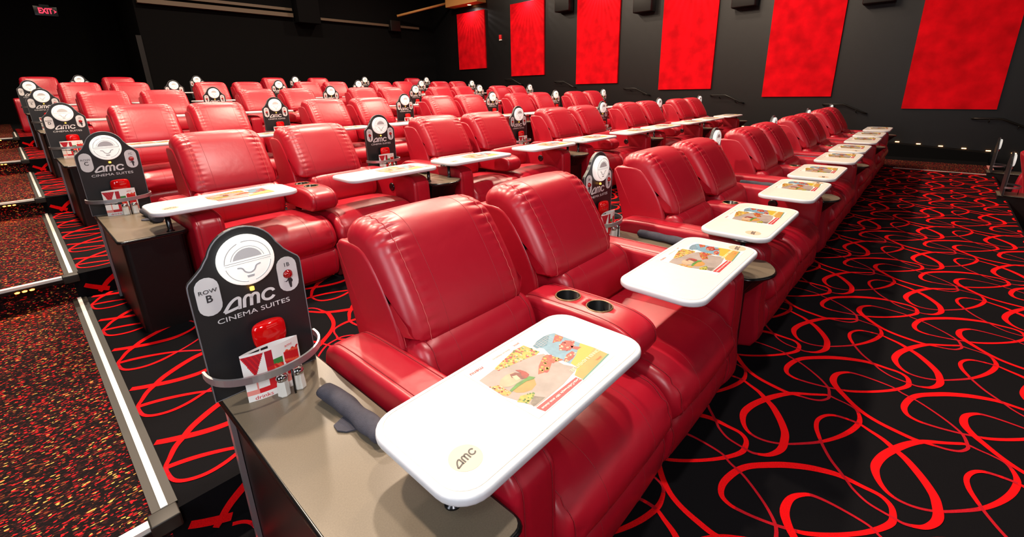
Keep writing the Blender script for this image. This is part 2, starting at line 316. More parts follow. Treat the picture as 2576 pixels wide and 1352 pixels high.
# carpet pattern: closed loops in a repeat of TX x TY, traced from the carpet, drawn as woven ribbons in the floor surface
TX = 1.07
LOOPS = [spline(L, 4, True) for L in CARPET]
def ribbons(mb, x0, x1, v0, v1, ox, oy, ty, mapf, sg=1):
    k0 = int(math.floor((x0-ox)/TX))-2; k1 = int(math.ceil((x1-ox)/TX))+2
    j0 = int(math.floor((v0-oy)/ty))-2; j1 = int(math.ceil((v1-oy)/ty))+2
    for li, L in enumerate(LOOPS):
        n = len(L); q = []
        for i in range(n):
            a = Vector(L[i-1][:2])*sg; b = Vector(L[(i+1) % n][:2])*sg; t = (b-a).normalized(); nn = Vector((-t.y, t.x))
            wd = 0.0040+0.0125*max(0, min(1, L[i][2])); p = Vector(L[i][:2])*sg
            q.append(((p+nn*wd), (p-nn*wd)))
        for k in range(k0, k1):
            for j in range(j0, j1):
                dx = ox+k*TX; dy = oy+j*ty; sy = ty/0.52
                for i in range(n):
                    a, b = q[i]; c, d = q[(i+1) % n]
                    pts = [(e.x+dx, e.y*sy+dy) for e in (a, c, d, b)]
                    if min(p[0] for p in pts) < x0 or max(p[0] for p in pts) > x1 or min(p[1] for p in pts) < v0 or max(p[1] for p in pts) > v1: continue
                    mb.add([mapf(*p, li*0.0004) for p in pts], [(0, 1, 2, 3)], CARPR if L[i][2] > 0.3 else CARPT)
for n in range(NROW):
    z = lev(n); y1 = riser_y(n); y0 = -2.50 if n == 0 else riser_y(n-1)
    zb = -0.56 if n == 0 else lev(n-1)-0.02
    if n == NROW-1: y1 = YB
    mb = MB(); mb.box(XL, y0, zb, XR, y1, z, CARPB)
    xr = 10.78 if n == 0 else XR-0.02
    e = 0.0012
    if n == 0:
        ribbons(mb, XL+0.03, xr, y0+0.01, y1-0.005, 1.2, -1.2, 0.52, lambda x, v, q: (x, v, z+e+q))
    else:
        def mp(x, v, q, z=z, y0=y0): return (x, v, z+e+q) if v >= y0 else (x, y0-e-q, z-(y0-v))
        ribbons(mb, XL+0.03, xr, y0-H+0.004, min(y1, y0+R+1.0)-0.005, 0.49, (n-1)*R, 0.54, mp, -1)
    o = mb.build('floor'); tag(o, kind='structure')
# lower level for the row in front
mb = MB(); mb.box(XWL, YF, -0.80, XW, -2.5, -0.56+0.02, CARPB); tag(mb.build('floor'), kind='structure')
# speckled aisle treads left and right, one step per row
for side, (xa, xb) in (('left', (XWL, XL)), ('right', (XR, 11.9))):
    for n in range(NROW):
        y1 = riser_y(n); y0 = -2.50 if n == 0 else riser_y(n-1)
        if n == NROW-1: y1 = YB
        mb = MB(); mb.box(xa, y0, -0.60 if n == 0 else lev(n-1)-0.02, xb, y1, lev(n)+0.0005, SPECK)
        if side == 'right' and n == 0: mb.box(10.72, y0, 0.0, XR+.01, -1.16, 0.003, SPECK)
        tag(mb.build('floor'), kind='structure')
# black kerb along the right wall
mb = MB()
pts = [(-2.5, -0.6), (YB, -0.6), (YB, lev(5)+0.3), (13.2, lev(5)+0.3), (-2.5, 0.17), ]
mb.prism(pts, 12.45, XW, CEILB, axis='x'); tag(mb.build('trim_1'), kind='structure')
mb = MB(); mb.box(11.9, -2.5, -.6, 12.45, YB, 0.0, CEILB)
for n in range(1, NROW): mb.box(11.9, riser_y(n-1), 0, 12.45, YB, lev(n), CEILB)
tag(mb.build('floor'), kind='structure')
# walls and ceiling
ZC = 6.6
def wall(name, x0, y0, x1, y1, z0=-0.9, z1=ZC, M=WALLB):
    mb = MB(); mb.box(x0, y0, z0, x1, y1, z1, M); return tag(mb.build(name), kind='structure')
wall('wall_right', XW, YF, XW+0.2, YB)
wall('wall_left', XWL-0.2, YF, XWL, YB, M=CEILB)
wall('wall_back', XWL, YB, XW, YB+0.2, M=CEILB)
wall('wall_booth', 2.62, 15.0, XW, YB, z0=lev(5), M=CEILB)
wall('ceiling', XWL, -14, XW, YB, ZC, ZC+0.2, M=CEILB)
# floor pieces down to the screen end (out of view)
wall('floor', XWL, -14, XW, YF, -1.0, -0.8, M=CARPB)
# soffit beams at the booth
mb = MB(); mb.box(2.7, 14.86, 4.02, 6.85, 15.0, 4.14, BROWNM); mb.box(2.9, 14.9, 4.22, 6.85, 15.0, 4.30, BROWNM)
mb.box(7.7, 14.9, 4.02, 12.0, 15.0, 4.10, BROWNM); tag(mb.build('trim_2'), kind='structure')
mb = MB(); mb.box(6.9, 14.6, 3.85, 7.66, 15.0, 4.9, CEILB, bev=.02); o = mb.build('projector_hood'); tag(o, 'black boxy projector hood hanging on the dark back wall', 'hood')
mb = MB(); mb.box(10.55, 14.75, 3.85, 11.0, 15.0, 4.25, BLACKM, bev=.02); mb.build('speaker_cabinet'); tag(bpy.data.objects['speaker_cabinet'], 'small dark speaker box on the back wall near the corner', 'speaker')
mb = MB(); mb.box(12.35, 11.75, 4.72, XW-.001, 13.55, 5.2, GOLDM); tag(mb.build('trim_3'), kind='structure')
mb = MB(); mb.tube([(12.6, 13.6, 4.93), (10.9, 14.8, 4.42)], 0.045, GOLDM); tag(mb.build('trim_4'), kind='structure')
mb = MB(); mb.box(2.5, 14.96, lev(5), 2.62, 15.0, 3.2, BLACKM); tag(mb.build('trim_5'), kind='structure')
# red fabric panels on the right wall, each under its own sconce
PAN = [(13.385, 11.82, 2.39), (10.47, 8.92, 2.04), (7.55, 6.0, 1.69), (4.62, 3.11, 1.47), (1.81, 0.33, 1.255), (-0.99, -2.44, 0.995)]
ORD = ['first', 'second', 'third', 'fourth', 'fifth', 'sixth', 'seventh', 'eighth', 'ninth', 'tenth']
for i, (a, b, zb) in enumerate(PAN):
    mb = MB(); pts = [(b, zb), (a, zb), (a, 4.49), (b, 4.49)]
    mb.prism(pts, XW-0.055, XW-0.001, FABRIC, axis='x')
    o = mb.build('wall_panel')
    lab = {0: 'smallest tall red fabric panel, nearest the back corner under the lit tan soffit', 5: 'rightmost and largest red fabric wall panel, slanting out of the frame'}.get(i, 'tall red fabric panel on the dark wall, %s from the back corner' % ORD[i])
    tag(o, lab, 'wall panel', 'red fabric wall panels')
    yc = (a+b)/2
    s = thing('wall_sconce', ('glowing stepped glass sconce on the tan soffit above the smallest red panel' if i == 0 else 'wall sconce above the %s red panel from the back corner' % ORD[i]), 'sconce', (XW-0.16, yc-0.1, 4.72), 'sconces above the red panels')
    mb = MB(); mb.lathe([(0, 0), (0.075, 0), (0.085, 0.09), (0.085, 0.10)], LAMPW, seg=20); mb.build('lamp_shade', s)
    mb = MB(); mb.lathe([(0.085, 0.10), (0.12, 0.10), (0.12, 0.13), (0.15, 0.13), (0.15, 0.16), (0, 0.16)], LAMPW if i == 0 else BLACKM, seg=20, smooth=False); mb.build('collar', s)
    mb = MB(); mb.box(-0.05, -0.06, 0.16, 0.159, 0.06, 0.24, BLACKM); mb.build('bracket', s)
    d = bpy.data.lights.new('sconce_spot', 'SPOT'); d.energy = 80 if i < 5 else 20; d.color = (1.0, 0.86, 0.8); d.spot_size = R_(165); d.spot_blend = 0.9; d.shadow_soft_size = 0.02
    d.use_nodes = True; nt = d.node_tree; em = nt.nodes['Emission']; N = nt.nodes.new; L = nt.links.new
    ge = N('ShaderNodeNewGeometry') ; tc = N('ShaderNodeTexCoord'); sp = N('ShaderNodeSeparateXYZ'); L(tc.outputs['Normal'], sp.inputs[0])
    at = N('ShaderNodeMath'); at.operation = 'ARCTAN2'; L(sp.outputs['Y'], at.inputs[0])
    ng = N('ShaderNodeMath'); ng.operation = 'ABSOLUTE'; L(sp.outputs['Z'], ng.inputs[0]); L(ng.outputs[0], at.inputs[1])
    mu = N('ShaderNodeMath'); mu.operation = 'MULTIPLY'; mu.inputs[1].default_value = 42; L(at.outputs[0], mu.inputs[0])
    sn = N('ShaderNodeMath'); sn.operation = 'SINE'; L(mu.outputs[0], sn.inputs[0])
    ma = N('ShaderNodeMath'); ma.operation = 'MULTIPLY_ADD'; ma.inputs[1].default_value = 0.35; ma.inputs[2].default_value = 0.75; L(sn.outputs[0], ma.inputs[0])
    L(ma.outputs[0], em.inputs['Strength'])
    lo = bpy.data.objects.new('sconce_spot', d); COL.objects.link(lo); lo.location = (XW-0.3, yc-.1, 4.66)
    lo.rotation_euler = (0, R_(-4), 0)
# side surround speakers at the top of the wall
for i, (y, z) in enumerate([(8.0, 4.15), (5.17, 3.8), (2.45, 3.6), (-0.25, 3.35)]):
    o = MB(); o.box(-0.30, -0.28, -0.2, 0, 0.28, 0.35, BLACKM, bev=.03); o = o.build('surround_speaker', loc=(XW-0.01, y, z))
    tag(o, 'black surround speaker high on the wall between red panels, %s from the back' % ORD[i], 'speaker', 'surround speakers')
# fire strobe
t = thing('alarm_strobe', 'small red alarm strobe on the dark wall between the two rearmost panels', 'alarm', (XW, 11.02, 3.43))
mb = MB(); mb.box(-0.05, -0.055, -0.06, -0.0005, 0.055, 0.10, mat('alarm_red', (214, 30, 36), 0.4), bev=.008); mb.build('housing', t)
mb = MB(); mb.box(-0.045, -0.055, -0.10, -0.0005, 0.055, -0.06, PAPER, bev=.006); mb.build('strobe_lens', t)
# handrails on the right wall
for i, (y, z, dark) in enumerate([(10.75, 1.93, 0), (8.39, 1.79, 0), (5.70, 1.52, 0), (3.04, 1.30, 0), (0.41, 1.08, 0), (-2.18, 0.82, 1)]):
    t = thing('handrail', 'short sloping metal handrail on the right wall, %s from the back' % ORD[i], 'handrail', (XW, y, z), 'wall handrails')
    mb = MB(); mb.tube([(-0.02, 0.05, -0.01), (-0.08, 0.04, -.003), (-0.11, 0.01, 0), (-0.12, -0.06, 0.0), (-0.12, -0.36, 0.0), (-0.12, -0.40, -0.01), (-0.12, -0.75, -0.17), (-0.11, -0.79, -.19), (-0.02, -0.81, -0.2)], 0.019, RAILM, seg=8); mb.build('rail', t)
    for yy, zz in ((-0.2, 0), (-0.62, -0.11)):
        mb = MB(); mb.tube([(-0.12, yy, zz-.015), (-0.10, yy, zz-0.06), (0.0, yy, zz-0.08)], 0.009, RAILM, seg=6); mb.build('bracket', t)
# low lights on the kerb
k = 0
for i in range(44):
    y = -2.85+i*0.36; zt = 0.165+(y+2.5)*(lev(5)+0.3-0.17)/15.7
    if y > 13: break
    mb = MB(); mb.box(-0.03, -0.035, 0, 0.0, 0.035, 0.014, LEDW)
    o = mb.build('kerb_light', loc=(XW-0.001, y, zt+0.012)); tag(o, 'small warm kerb light at the foot of the right wall, one of a row', 'light', 'kerb lights along the right wall')
# aisle nosings, brackets and edge strips on the left
for n in range(NROW-1):
    y = riser_y(n); z = lev(n+1)
    mb = MB(); mb.box(XWL, y-0.025, z-0.012, XL-0.05, y+0.012, z+0.006, NOSE)
    mb.box(XWL, y-0.03, z-0.035, XL-0.05, y-0.012, z-0.012, BLACKP)
    o = mb.build('trim_%d' % (10+n)); tag(o, kind='structure')
    mb = MB(); mb.box(XL-0.05, y-0.04, z-0.045, XL+0.035, y+0.03, z+0.010, STRIPF, bev=.006); tag(mb.build('trim_%d' % (20+n)), kind='structure')
    for g in range(1):
        t = thing('step_light', 'cluster of three orange bulbs under the left aisle step edge at row %s' % LET[n+1], 'light', (XL-0.24-g*0.7, y-0.028, z-0.03), 'orange lights under the left aisle steps')
        for b in (-0.035, 0, 0.035):
            mb = MB(); mb.lathe([(0, -0.006), (0.011, -0.004), (0.013, 0.002), (0.0, 0.006)], LEDO, c=(b, -0.004, 0), seg=10); mb.build('bulb', t)
    la = area('step_glow', (XL-0.98, y-0.035, z-0.045), (XL-0.98, y-0.16, z-0.25), 1.7, 2.2, (1.0, 0.30, 0.05), 0.02); la.data.spread = R_(110)
for n in range(NROW):
    y0 = -2.5 if n == 0 else riser_y(n-1)+0.03; y1 = riser_y(n)-0.0
    if n == NROW-1: y1 = y0+2.0
    z = lev(n)
    mb = MB(); mb.box(XL-0.035, y0, z-.002, XL+0.04, y1, z+0.008, STRIPF); mb.box(XL-0.009, y0, z+0.008, XL+0.012, y1, z+0.012, NOSE)
    tag(mb.build('trim_%d' % (30+n)), kind='structure')
mb = MB(); mb.box(10.72, -2.53, -0.03, 11.9, -2.46, 0.008, mat('nosing_pink', (232, 150, 140), .4)); tag(mb.build('trim_40'), kind='structure')
mb = MB(); mb.box(10.69, -2.46, 0.0, 10.72, -1.16, 0.006, NOSE); tag(mb.build('trim_41'), kind='structure')
# exit sign
t = thing('exit_sign', 'red glowing exit sign with arrow on the dark back wall', 'sign', (1.06, YB-0.03, 3.98))
mb = MB(); mb.box(-0.24, -0.02, -0.13, 0.26, 0.029, 0.13, BLACKP, bev=.01); mb.build('housing', t)
me = text_mesh('EXIT', 0.20, EXITR, 0.002, 0.72, 0.006); o = obj('lettering', me, t, (0.0, -0.024, 0)); o.rotation_euler = (R_(90), 0, 0)
mb = MB(); mb.prism([(0.17, 0.05), (0.235, 0.0), (0.17, -0.05), (0.19, 0.0)], -0.026, -0.022, EXITR, axis='y'); mb.build('arrow', t)
mb = MB(); mb.box(-0.1, -.02, .13, .1, .029, .17, BLACKP); mb.build('bracket', t)
# ---------------------------------------------------------------- recliners
def loft(prof, w, r, bulge=0.0, puck=0.0, seam=True, nx=30, M=LEATHER, nprof=4, stitch=(), puckf=9, cap_in=0.010, thread=None, frontpuck=0, pleat=0):
    """soft upholstered block: closed profile (y,z) swept over width w; ends rounded with radius r; faces bulge"""
    pr = spline(prof, nprof, True); n = len(pr)
    cy = sum(p[0] for p in pr)/n; cz = sum(p[1] for p in pr)/n
    nor = []
    area2 = sum(pr[i][0]*pr[(i+1) % n][1]-pr[(i+1) % n][0]*pr[i][1] for i in range(n))
    sg = 1 if area2 > 0 else -1
    for i in range(n):
        a = Vector(pr[i-1]); b = Vector(pr[(i+1) % n]); t = (b-a).normalized(); nor.append(Vector((t.y, -t.x))*sg)
    S = [0]
    for i in range(1, n): S.append(S[-1]+(Vector(pr[i])-Vector(pr[i-1])).length)
    us = []
    K = 7
    for k in range(K): a = k/(K-1)*math.pi/2; us.append((-w/2+r*(1-math.sin(a)) if 0 else -w/2+r-r*math.cos(a), r*(1-math.sin(a))*0.9))
    inner = [(-w/2+r+(w-2*r)*(i/nx), 0) for i in range(1, nx)]
    us = us+inner+[(-u, d) for u, d in us[::-1]]
    # seam rings sit where the rounding starts: pinch them slightly
    mb = MB(); vs = []
    for (u, d) in us:
        q = abs(u)/(w/2)
        b = bulge*max(0, 1-q**2.6)
        e = max(0, abs(u)-(w/2-r))/r if r else 0
        near = math.exp(-((abs(u)-(w/2-r))/0.038)**2) if abs(u) < w/2-r+0.001 else math.exp(-((abs(u)-(w/2-r))/0.012)**2)*0.5
        for i in range(n):
            disp = b*max(0.25, 1.0) - d
            if puck: disp += puck*(1+frontpuck*max(0, min(1, (-0.93-pr[i][0])/0.08)))*near*(math.sin(S[i]*puckf*6.28+(1.3 if u > 0 else 0))+0.5*math.sin(S[i]*puckf*10.9+u*30))
            if pleat and pr[i][1] > 1.0 and pr[i][0] < 0.04: disp -= pleat*math.exp(-((w/2-r-abs(u))/0.05)**2)*max(0, min(1, (pr[i][1]-1.0)/0.04))*(0.5+0.5*math.sin(S[i]*6.28*21))**4
            if seam and abs(abs(u)-(w/2-r)) < 0.0015: disp -= 0.004
            vs.append((u, pr[i][0]+nor[i].x*disp, pr[i][1]+nor[i].y*disp))
    m_ = len(us)
    fs = [(k*n+i, (k+1)*n+i, (k+1)*n+(i+1) % n, k*n+(i+1) % n) for k in range(m_-1) for i in range(n)]
    mb.add(vs, fs, M, True)
    c0 = len(vs); 
    for k, sgn in ((0, -1), (m_-1, 1)):
        ring = [vs[k*n+i] for i in range(n)]; c = (us[k][0]+sgn*0.002, cy, cz)
        mb.add(ring+[c], [((i+1) % n, i, n) if sgn > 0 else (i, (i+1) % n, n) for i in range(n)], M, True)
    rings = [i for i in range(m_) if abs(abs(us[i][0])-(w/2-r)) < 0.0015]
    for k in rings+[min(range(m_), key=lambda j: abs(us[j][0]-s_*w)) for s_ in stitch]:
        mb.tube([(vs[k*n+i][0], vs[k*n+i][1]+nor[i].x*(.0022 if seam and k in rings else 0), vs[k*n+i][2]+nor[i].y*(.0022 if seam and k in rings else 0)) for i in range(n)], 0.0015 if k in rings else 0.0011, (thread or DARKSEAM) if k in rings else DARKSEAM, seg=5, closed=True)
    return mb
DARKSEAM = mat('seam_thread', (150, 26, 38), 0.6)
BW = 0.705
back_pr = [(-0.335, 0.712), (-0.385, 0.726), (-0.368, 0.80), (-0.315, 0.90), (-0.250, 1.0), (-0.195, 1.070), (-0.135, 1.106), (-0.05, 1.116), (0.02, 1.09), (0.045, 1.02), (-0.02, 0.85), (-0.12, 0.77), (-0.24, 0.712)]
shell_pr = [(0.03, 1.025), (0.08, 1.01), (0.09, 0.95), (0.005, 0.64), (-0.05, 0.40), (-0.07, 0.10), (-0.16, 0.08), (-0.25, 0.40), (-0.31, 0.58), (-0.315, 0.70), (-0.245, 0.86), (-0.12, 1.01)]
lumb_pr = [(-0.33, 0.44), (-0.42, 0.462), (-0.468, 0.52), (-0.462, 0.61), (-0.425, 0.69), (-0.365, 0.722), (-0.30, 0.69), (-0.24, 0.58), (-0.25, 0.46)]
seat_pr = [(-0.36, 0.40), (-0.37, 0.462), (-0.50, 0.482), (-0.70, 0.492), (-0.86, 0.492), (-0.965, 0.465), (-1.03, 0.40), (-1.045, 0.33), (-1.01, 0.275), (-0.95, 0.262), (-0.80, 0.33), (-0.55, 0.36)]
foot_pr = [(-0.93, 0.262), (-1.00, 0.258), (-1.028, 0.21), (-1.022, 0.12), (-0.995, 0.055), (-0.94, 0.045), (-0.91, 0.10), (-0.91, 0.20)]
backM = loft(back_pr, 0.600, 0.072, thread=STITCH, bulge=0.012, puck=0.0016, puckf=24, pleat=0.0055, nx=34, nprof=12, stitch=(-0.25, 0.25)).mesh('back_cushion')
shellM = loft(shell_pr, 0.615, 0.02, thread=STITCH, puck=0, nx=6, nprof=4).mesh('back_shell')
lumbM = loft(lumb_pr, 0.60, 0.05, bulge=0.008, puck=0.003, nx=20, stitch=(-0.25, 0.25)).mesh('lumbar_cushion')
seatM = loft(seat_pr, 0.715, 0.045, bulge=0.014, puck=0.0022, frontpuck=1.6, puckf=12, nx=24, stitch=(0.22, -0.22)).mesh('seat_cushion')
footM = loft(foot_pr, 0.708, 0.03, bulge=0.008, puck=0.0015, nx=18, stitch=(0.22, -0.22)).mesh('footrest')
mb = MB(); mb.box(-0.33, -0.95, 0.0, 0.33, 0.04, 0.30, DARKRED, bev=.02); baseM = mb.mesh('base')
def arm_mesh(w):
    pr = [(-0.06, 0.0), (-0.06, 0.60), (-0.10, 0.668), (-0.20, 0.683), (-0.5, 0.686), (-0.80, 0.680), (-0.93, 0.672), (-0.985, 0.645), (-1.0, 0.58), (-1.0, 0.35), (-0.995, 0.0)]
    # piecewise profile: keep straight runs by repeating points
    pr2 = [(0.02, 0.02), (0.03, 0.35), (0.0, 0.60), (-0.06, 0.66), (-0.14, 0.680), (-0.4, 0.684), (-0.75, 0.682), (-0.92, 0.674), (-0.985, 0.64), (-1.003, 0.57), (-1.005, 0.3), (-0.99, 0.02), (-0.6, 0.012), (-0.3, 0.012)]
    mb = loft(pr2, w, 0.028, bulge=0.003, nx=8, seam=True, nprof=4); return mb
arm_outer = arm_mesh(0.170).mesh('armrest')
pr3 = [(-0.345, 0.535), (-0.334, 0.60), (-0.342, 0.66), (-0.37, 0.680), (-0.45, 0.687), (-0.65, 0.692), (-0.80, 0.684), (-0.885, 0.65), (-0.905, 0.59), (-0.875, 0.545), (-0.8, 0.527), (-0.5, 0.527)]
center_raw = loft(pr3, 0.212, 0.03, bulge=0.004, nx=10, seam=True).mesh('centre_raw')
# cut the two cup wells
tmp = obj('tmp_arm', center_raw); cutb = MB()
for y in (-0.525, -0.685): cutb.lathe([(0, -0.09), (0.0515, -0.09), (0.0515, 0.1), (0, 0.1)], BLACKP, c=(0, y, 0.69), seg=32)
cut = cutb.build('tmp_cut'); md = tmp.modifiers.new('b', 'BOOLEAN'); md.object = cut; md.operation = 'DIFFERENCE'; md.solver = 'FLOAT' if False else 'EXACT'
dg = bpy.context.evaluated_depsgraph_get(); dg.update()
center_arm = bpy.data.meshes.new_from_object(tmp.evaluated_get(dg)); center_arm.name = 'centre_armrest'
bpy.data.objects.remove(tmp); bpy.data.objects.remove(cut)
mb = MB(); mb.lathe([(0.0, -0.085), (0.049, -0.085), (0.0505, 0.004), (0.0555, 0.0055), (0.057, 0.002), (0.057, 0.0)], BLACKP, seg=32); cupM = mb.mesh('cup_holder')
mb = MB(); mb.lathe([(0.0515, 0.0045), (0.054, 0.0068), (0.057, 0.004), (0.059, 0.0)], mat('cup_rim_bronze', (120, 92, 60), 0.35, metal=.5), seg=32); rimM = mb.mesh('rim')
mb = MB(); mb.lathe([(0.0, 0.010), (0.026, 0.010), (0.036, 0.007), (0.038, 0.0)], BLACKP, seg=24); ctrlM = mb.mesh('seat_control')
def recliner(kind):
    """kind: 'L' left of a pair (outer arm on the left plus the shared centre arm), 'R' right of a pair, 'S' single with two arms"""
    t = thing('recliner', '', 'recliner')
    so = {'L': 0.055, 'R': 0.038, 'S': 0}[kind]; lo_ = 0.085 if kind == 'R' else 0
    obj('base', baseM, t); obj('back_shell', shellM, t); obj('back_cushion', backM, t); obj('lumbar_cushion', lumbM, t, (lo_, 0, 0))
    obj('seat_cushion', seatM, t, (so, 0, 0)); obj('footrest', footM, t, (so, 0, 0))
    cen = 0.42
    if kind in 'LS':
        a = obj('armrest', arm_outer, t, (-0.373 if kind == 'L' else -0.40, 0, 0)); c = obj('seat_control', ctrlM, a, (0.087, -0.66, 0.56)); c.rotation_euler = (0, R_(90), 0)
    if kind in 'RS':
        a = obj('armrest', arm_outer, t, (0.495 if kind == 'R' else 0.40, 0, 0)); c = obj('seat_control', ctrlM, a, (-0.087, -0.66, 0.56)); c.rotation_euler = (0, R_(-90), 0)
    if kind == 'L':
        a = obj('armrest', center_arm, t, (cen, 0, 0)); a['label'] = 'shared centre armrest with two cup holders'
        for y in (-0.525, -0.685):
            c = obj('cup_holder', cupM, a, (0, y, 0.692)); obj('cup_rim', rimM, a, (0, y, 0.692))
    return t
protos = {k: recliner(k) for k in 'LRS'}
cps = {k: make_copier(protos[k]) for k in 'LRS'}
used = set()
def put_recliner(kind, loc, label, group):
    if kind not in used:
        used.add(kind); o = protos[kind]; o.location = loc; o['label'] = label; o['group'] = group; return o
    return cps[kind](loc, label, group)
# ---------------------------------------------------------------- consoles
def console_mesh(bow, end, yf=-1.0):
    t = thing('console', '', 'console')
    x0, x1 = -0.15, 0.178; nb = 10
    yb = 0.055
    def outline(g=0.0, yb_=yb):
        pts = [(x0-g, yb_), (x0-g, yf+0.02)]
        if bow:
            for i in range(nb+1):
                a = i/nb; x = x0-g+(x1-x0+2*g)*a; pts.append((x, yf-0.01-g-0.085*math.sin(math.pi*a)**0.8))
        else:
            for i in range(5):
                a = math.pi+i/4*math.pi/2; pts.append((x0-g+0.03+0.03*math.cos(a), yf-0.04-g+0.03+0.03*math.sin(a)))
            for i in range(5):
                a = 1.5*math.pi+i/4*math.pi/2; pts.append((x1+g-0.03+0.03*math.cos(a), yf-0.04-g+0.03+0.03*math.sin(a)))
        pts += [(x1+g, yf+0.02), (x1+g, yb_)]
        return pts
    mb = MB()
    if end: mb.prism(outline(-0.012, yb-.005), 0.0, 0.578, BLACKM)
    else:
        mb.box(x0+.008, -0.93, 0, x1-.008, yb-.005, 0.578, BLACKM)
        o1 = outline(-0.012, -0.92); o2 = [(0.03+(p[0]-0.03)*0.9, -0.90+(p[1]+0.90)*0.45) for p in o1]; nn = len(o1)
        mb.add([(p[0], p[1], 0.578) for p in o1]+[(p[0], p[1], 0.46) for p in o2], [(i, (i+1) % nn, nn+(i+1) % nn, nn+i) for i in range(nn)]+[tuple(range(nn, 2*nn))], BLACKM)
    mb.build('cabinet', t)
    mb = MB(); mb.prism(outline(0.0), 0.578, 0.600, TOPM, bev=0.0); 
    mb.build('top', t)
    mb = MB(); o_ = outline(0.0015); mb.tube([(p[0], p[1], 0.589) for p in o_], 0.0095, BLACKP, seg=6, closed=True); mb.build('edge_band', t)
    if end:
        mb = MB(); mb.box(x0-0.004, -0.05, 0.0, x0+0.010, -0.02, 0.578, ALU); mb.build('corner_strip', t)
    return t
conE = console_mesh(False, True); cpE = make_copier(conE); conS = console_mesh(False, True, -0.86); cpS = make_copier(conS); conM = console_mesh(True, False); cpM = make_copier(conM); cu = set()
def put_console(end, loc, label, short=False):
    g = 'consoles between the recliners'
    src, cp, k = ((conS, cpS, 'S') if short else (conE, cpE, 'E')) if end else (conM, cpM, 'M')
    if k not in cu: cu.add(k); src.location = loc; src['label'] = label; src['group'] = g; return src
    return cp(loc, label, g)
# ---------------------------------------------------------------- service boards (x,z plane, front face y=0)
BP = lambda x, z, y: (x, y, z)
def rounded(cx, cz, hw, hh, n=8):
    pts = []
    for i in range(n+1): a = i/n*math.pi; pts.append((cx+hw*math.cos(a), cz+hh-hw+hw*math.sin(a)))
    for i in range(n+1): a = math.pi+i/n*math.pi; pts.append((cx+hw*math.cos(a), cz-hh+hw+hw*math.sin(a)))
    return pts
half = [(0.168, 0.002), (0.170, 0.395)]+[(0.170-0.028+0.028*math.cos(a), 0.405+0.03*math.sin(a)) for a in (0.3, 0.7, 1.1)]+[(0.138, 0.447), (0.122, 0.463), (0.110, 0.482)]+[(0.106*math.cos(a), 0.462+0.106*math.sin(a)) for a in [R_(d) for d in (18, 28, 38, 48, 58, 68, 79, 90)]]
outl = half+[(-x, z) for x, z in half[::-1]][1:]
mb = MB()
vsF = [(x, 0, z) for x, z in outl]; vsB = [(x, 0.02, z) for x, z in outl]; ins = []
nO = len(outl)
mb.add(vsF+vsB, [(i, (i+1) % nO, nO+(i+1) % nO, nO+i) for i in range(nO)], ALU if False else BOARDM, False)
mb.add(vsF, [tuple(range(nO))], BOARDM); mb.add(vsB, [tuple(range(nO))[::-1]], BOARDM)
mb.tube([(x, 0.001, z) for x, z in outl], 0.0022, mat('board_edge', (120, 122, 128), 0.3), seg=6, closed=True)
panelM = mb.mesh('panel')
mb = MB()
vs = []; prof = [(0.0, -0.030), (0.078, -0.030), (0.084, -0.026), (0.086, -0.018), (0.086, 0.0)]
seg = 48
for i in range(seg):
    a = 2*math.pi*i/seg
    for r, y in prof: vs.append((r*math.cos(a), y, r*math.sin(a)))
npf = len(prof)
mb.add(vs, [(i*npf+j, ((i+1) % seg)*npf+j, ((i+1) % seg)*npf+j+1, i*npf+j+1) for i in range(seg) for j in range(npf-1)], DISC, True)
discM = mb.mesh('white_disc')
mb = MB()
def arc(r, a0, a1, n=24): return [(r*math.cos(R_(a0+(a1-a0)*i/n)), r*math.sin(R_(a0+(a1-a0)*i/n))) for i in range(n+1)]
for (r, a0, a1, wd) in ((0.070, 5, 100, .0022), (0.070, 110, 175, .0022), (0.070, 190, 262, .0022), (0.070, 280, 350, .0022), (0.052, 12, 168, 0.0018)):
    stroke(mb, arc(r, a0, a1), wd, DISCG, BP, -0.0301, -0.0312)
mb.prism([(x*.92, z*.92) for x, z in arc(0.050, 14, 166, 14)], -0.0300, -0.0306, mat('disc_window', (212, 214, 216), .3), axis='y')
stroke(mb, [(-0.072, 0.004), (0.072, 0.004)], 0.002, DISCG, BP, -0.0301, -0.0312); stroke(mb, [(-0.070, -0.003), (0.070, -0.003)], 0.0014, DISCG, BP, -0.0301, -0.0312)
stroke(mb, spline([(-0.036, -0.016), (-0.022, -0.020), (-0.014, -0.034), (0.0, -0.040), (0.014, -0.034), (0.022, -0.020), (0.036, -0.016)], 4), 0.005, DISCG, BP, -0.0301, -0.0312)
mb.prism([(-0.012, -0.048), (0.012, -0.048), (0.010, -0.056), (-0.010, -0.056)], -0.0301, -0.0312, DISCG, axis='y')
engM = mb.mesh('disc_engraving')
mb = MB(); mb.prism(rounded(0, 0, 0.033, 0.064), 0.0, -0.0025, PLATE, axis='y'); plateM = mb.mesh('plate')
mb = MB(); vs = []; prof = [(0, -0.014), (0.008, -0.0125), (0.013, -0.008), (0.0145, 0), (0.016, 0.0)]
for i in range(20):
    a = 2*math.pi*i/20
    for r, y in prof: vs.append((r*math.cos(a), y, r*math.sin(a)))
mb.add(vs, [(i*5+j, ((i+1) % 20)*5+j, ((i+1) % 20)*5+j+1, i*5+j+1) for i in range(20) for j in range(4)], BTN, True); btnM = mb.mesh('call_button')
mb = MB(); a_ = [(0.0042*math.cos(R_(d)), 0.0195+0.0042*math.sin(R_(d))) for d in range(0, 360, 30)]
mb.prism(a_, 0, -0.0006, LETD, axis='y'); mb.prism([(-0.006, 0.014), (0.006, 0.014), (0.006, -0.001), (0.004, -0.020), (0.0005, -0.022), (-0.002, -0.020), (-0.005, -0.002)], 0, -0.0006, LETD, axis='y')
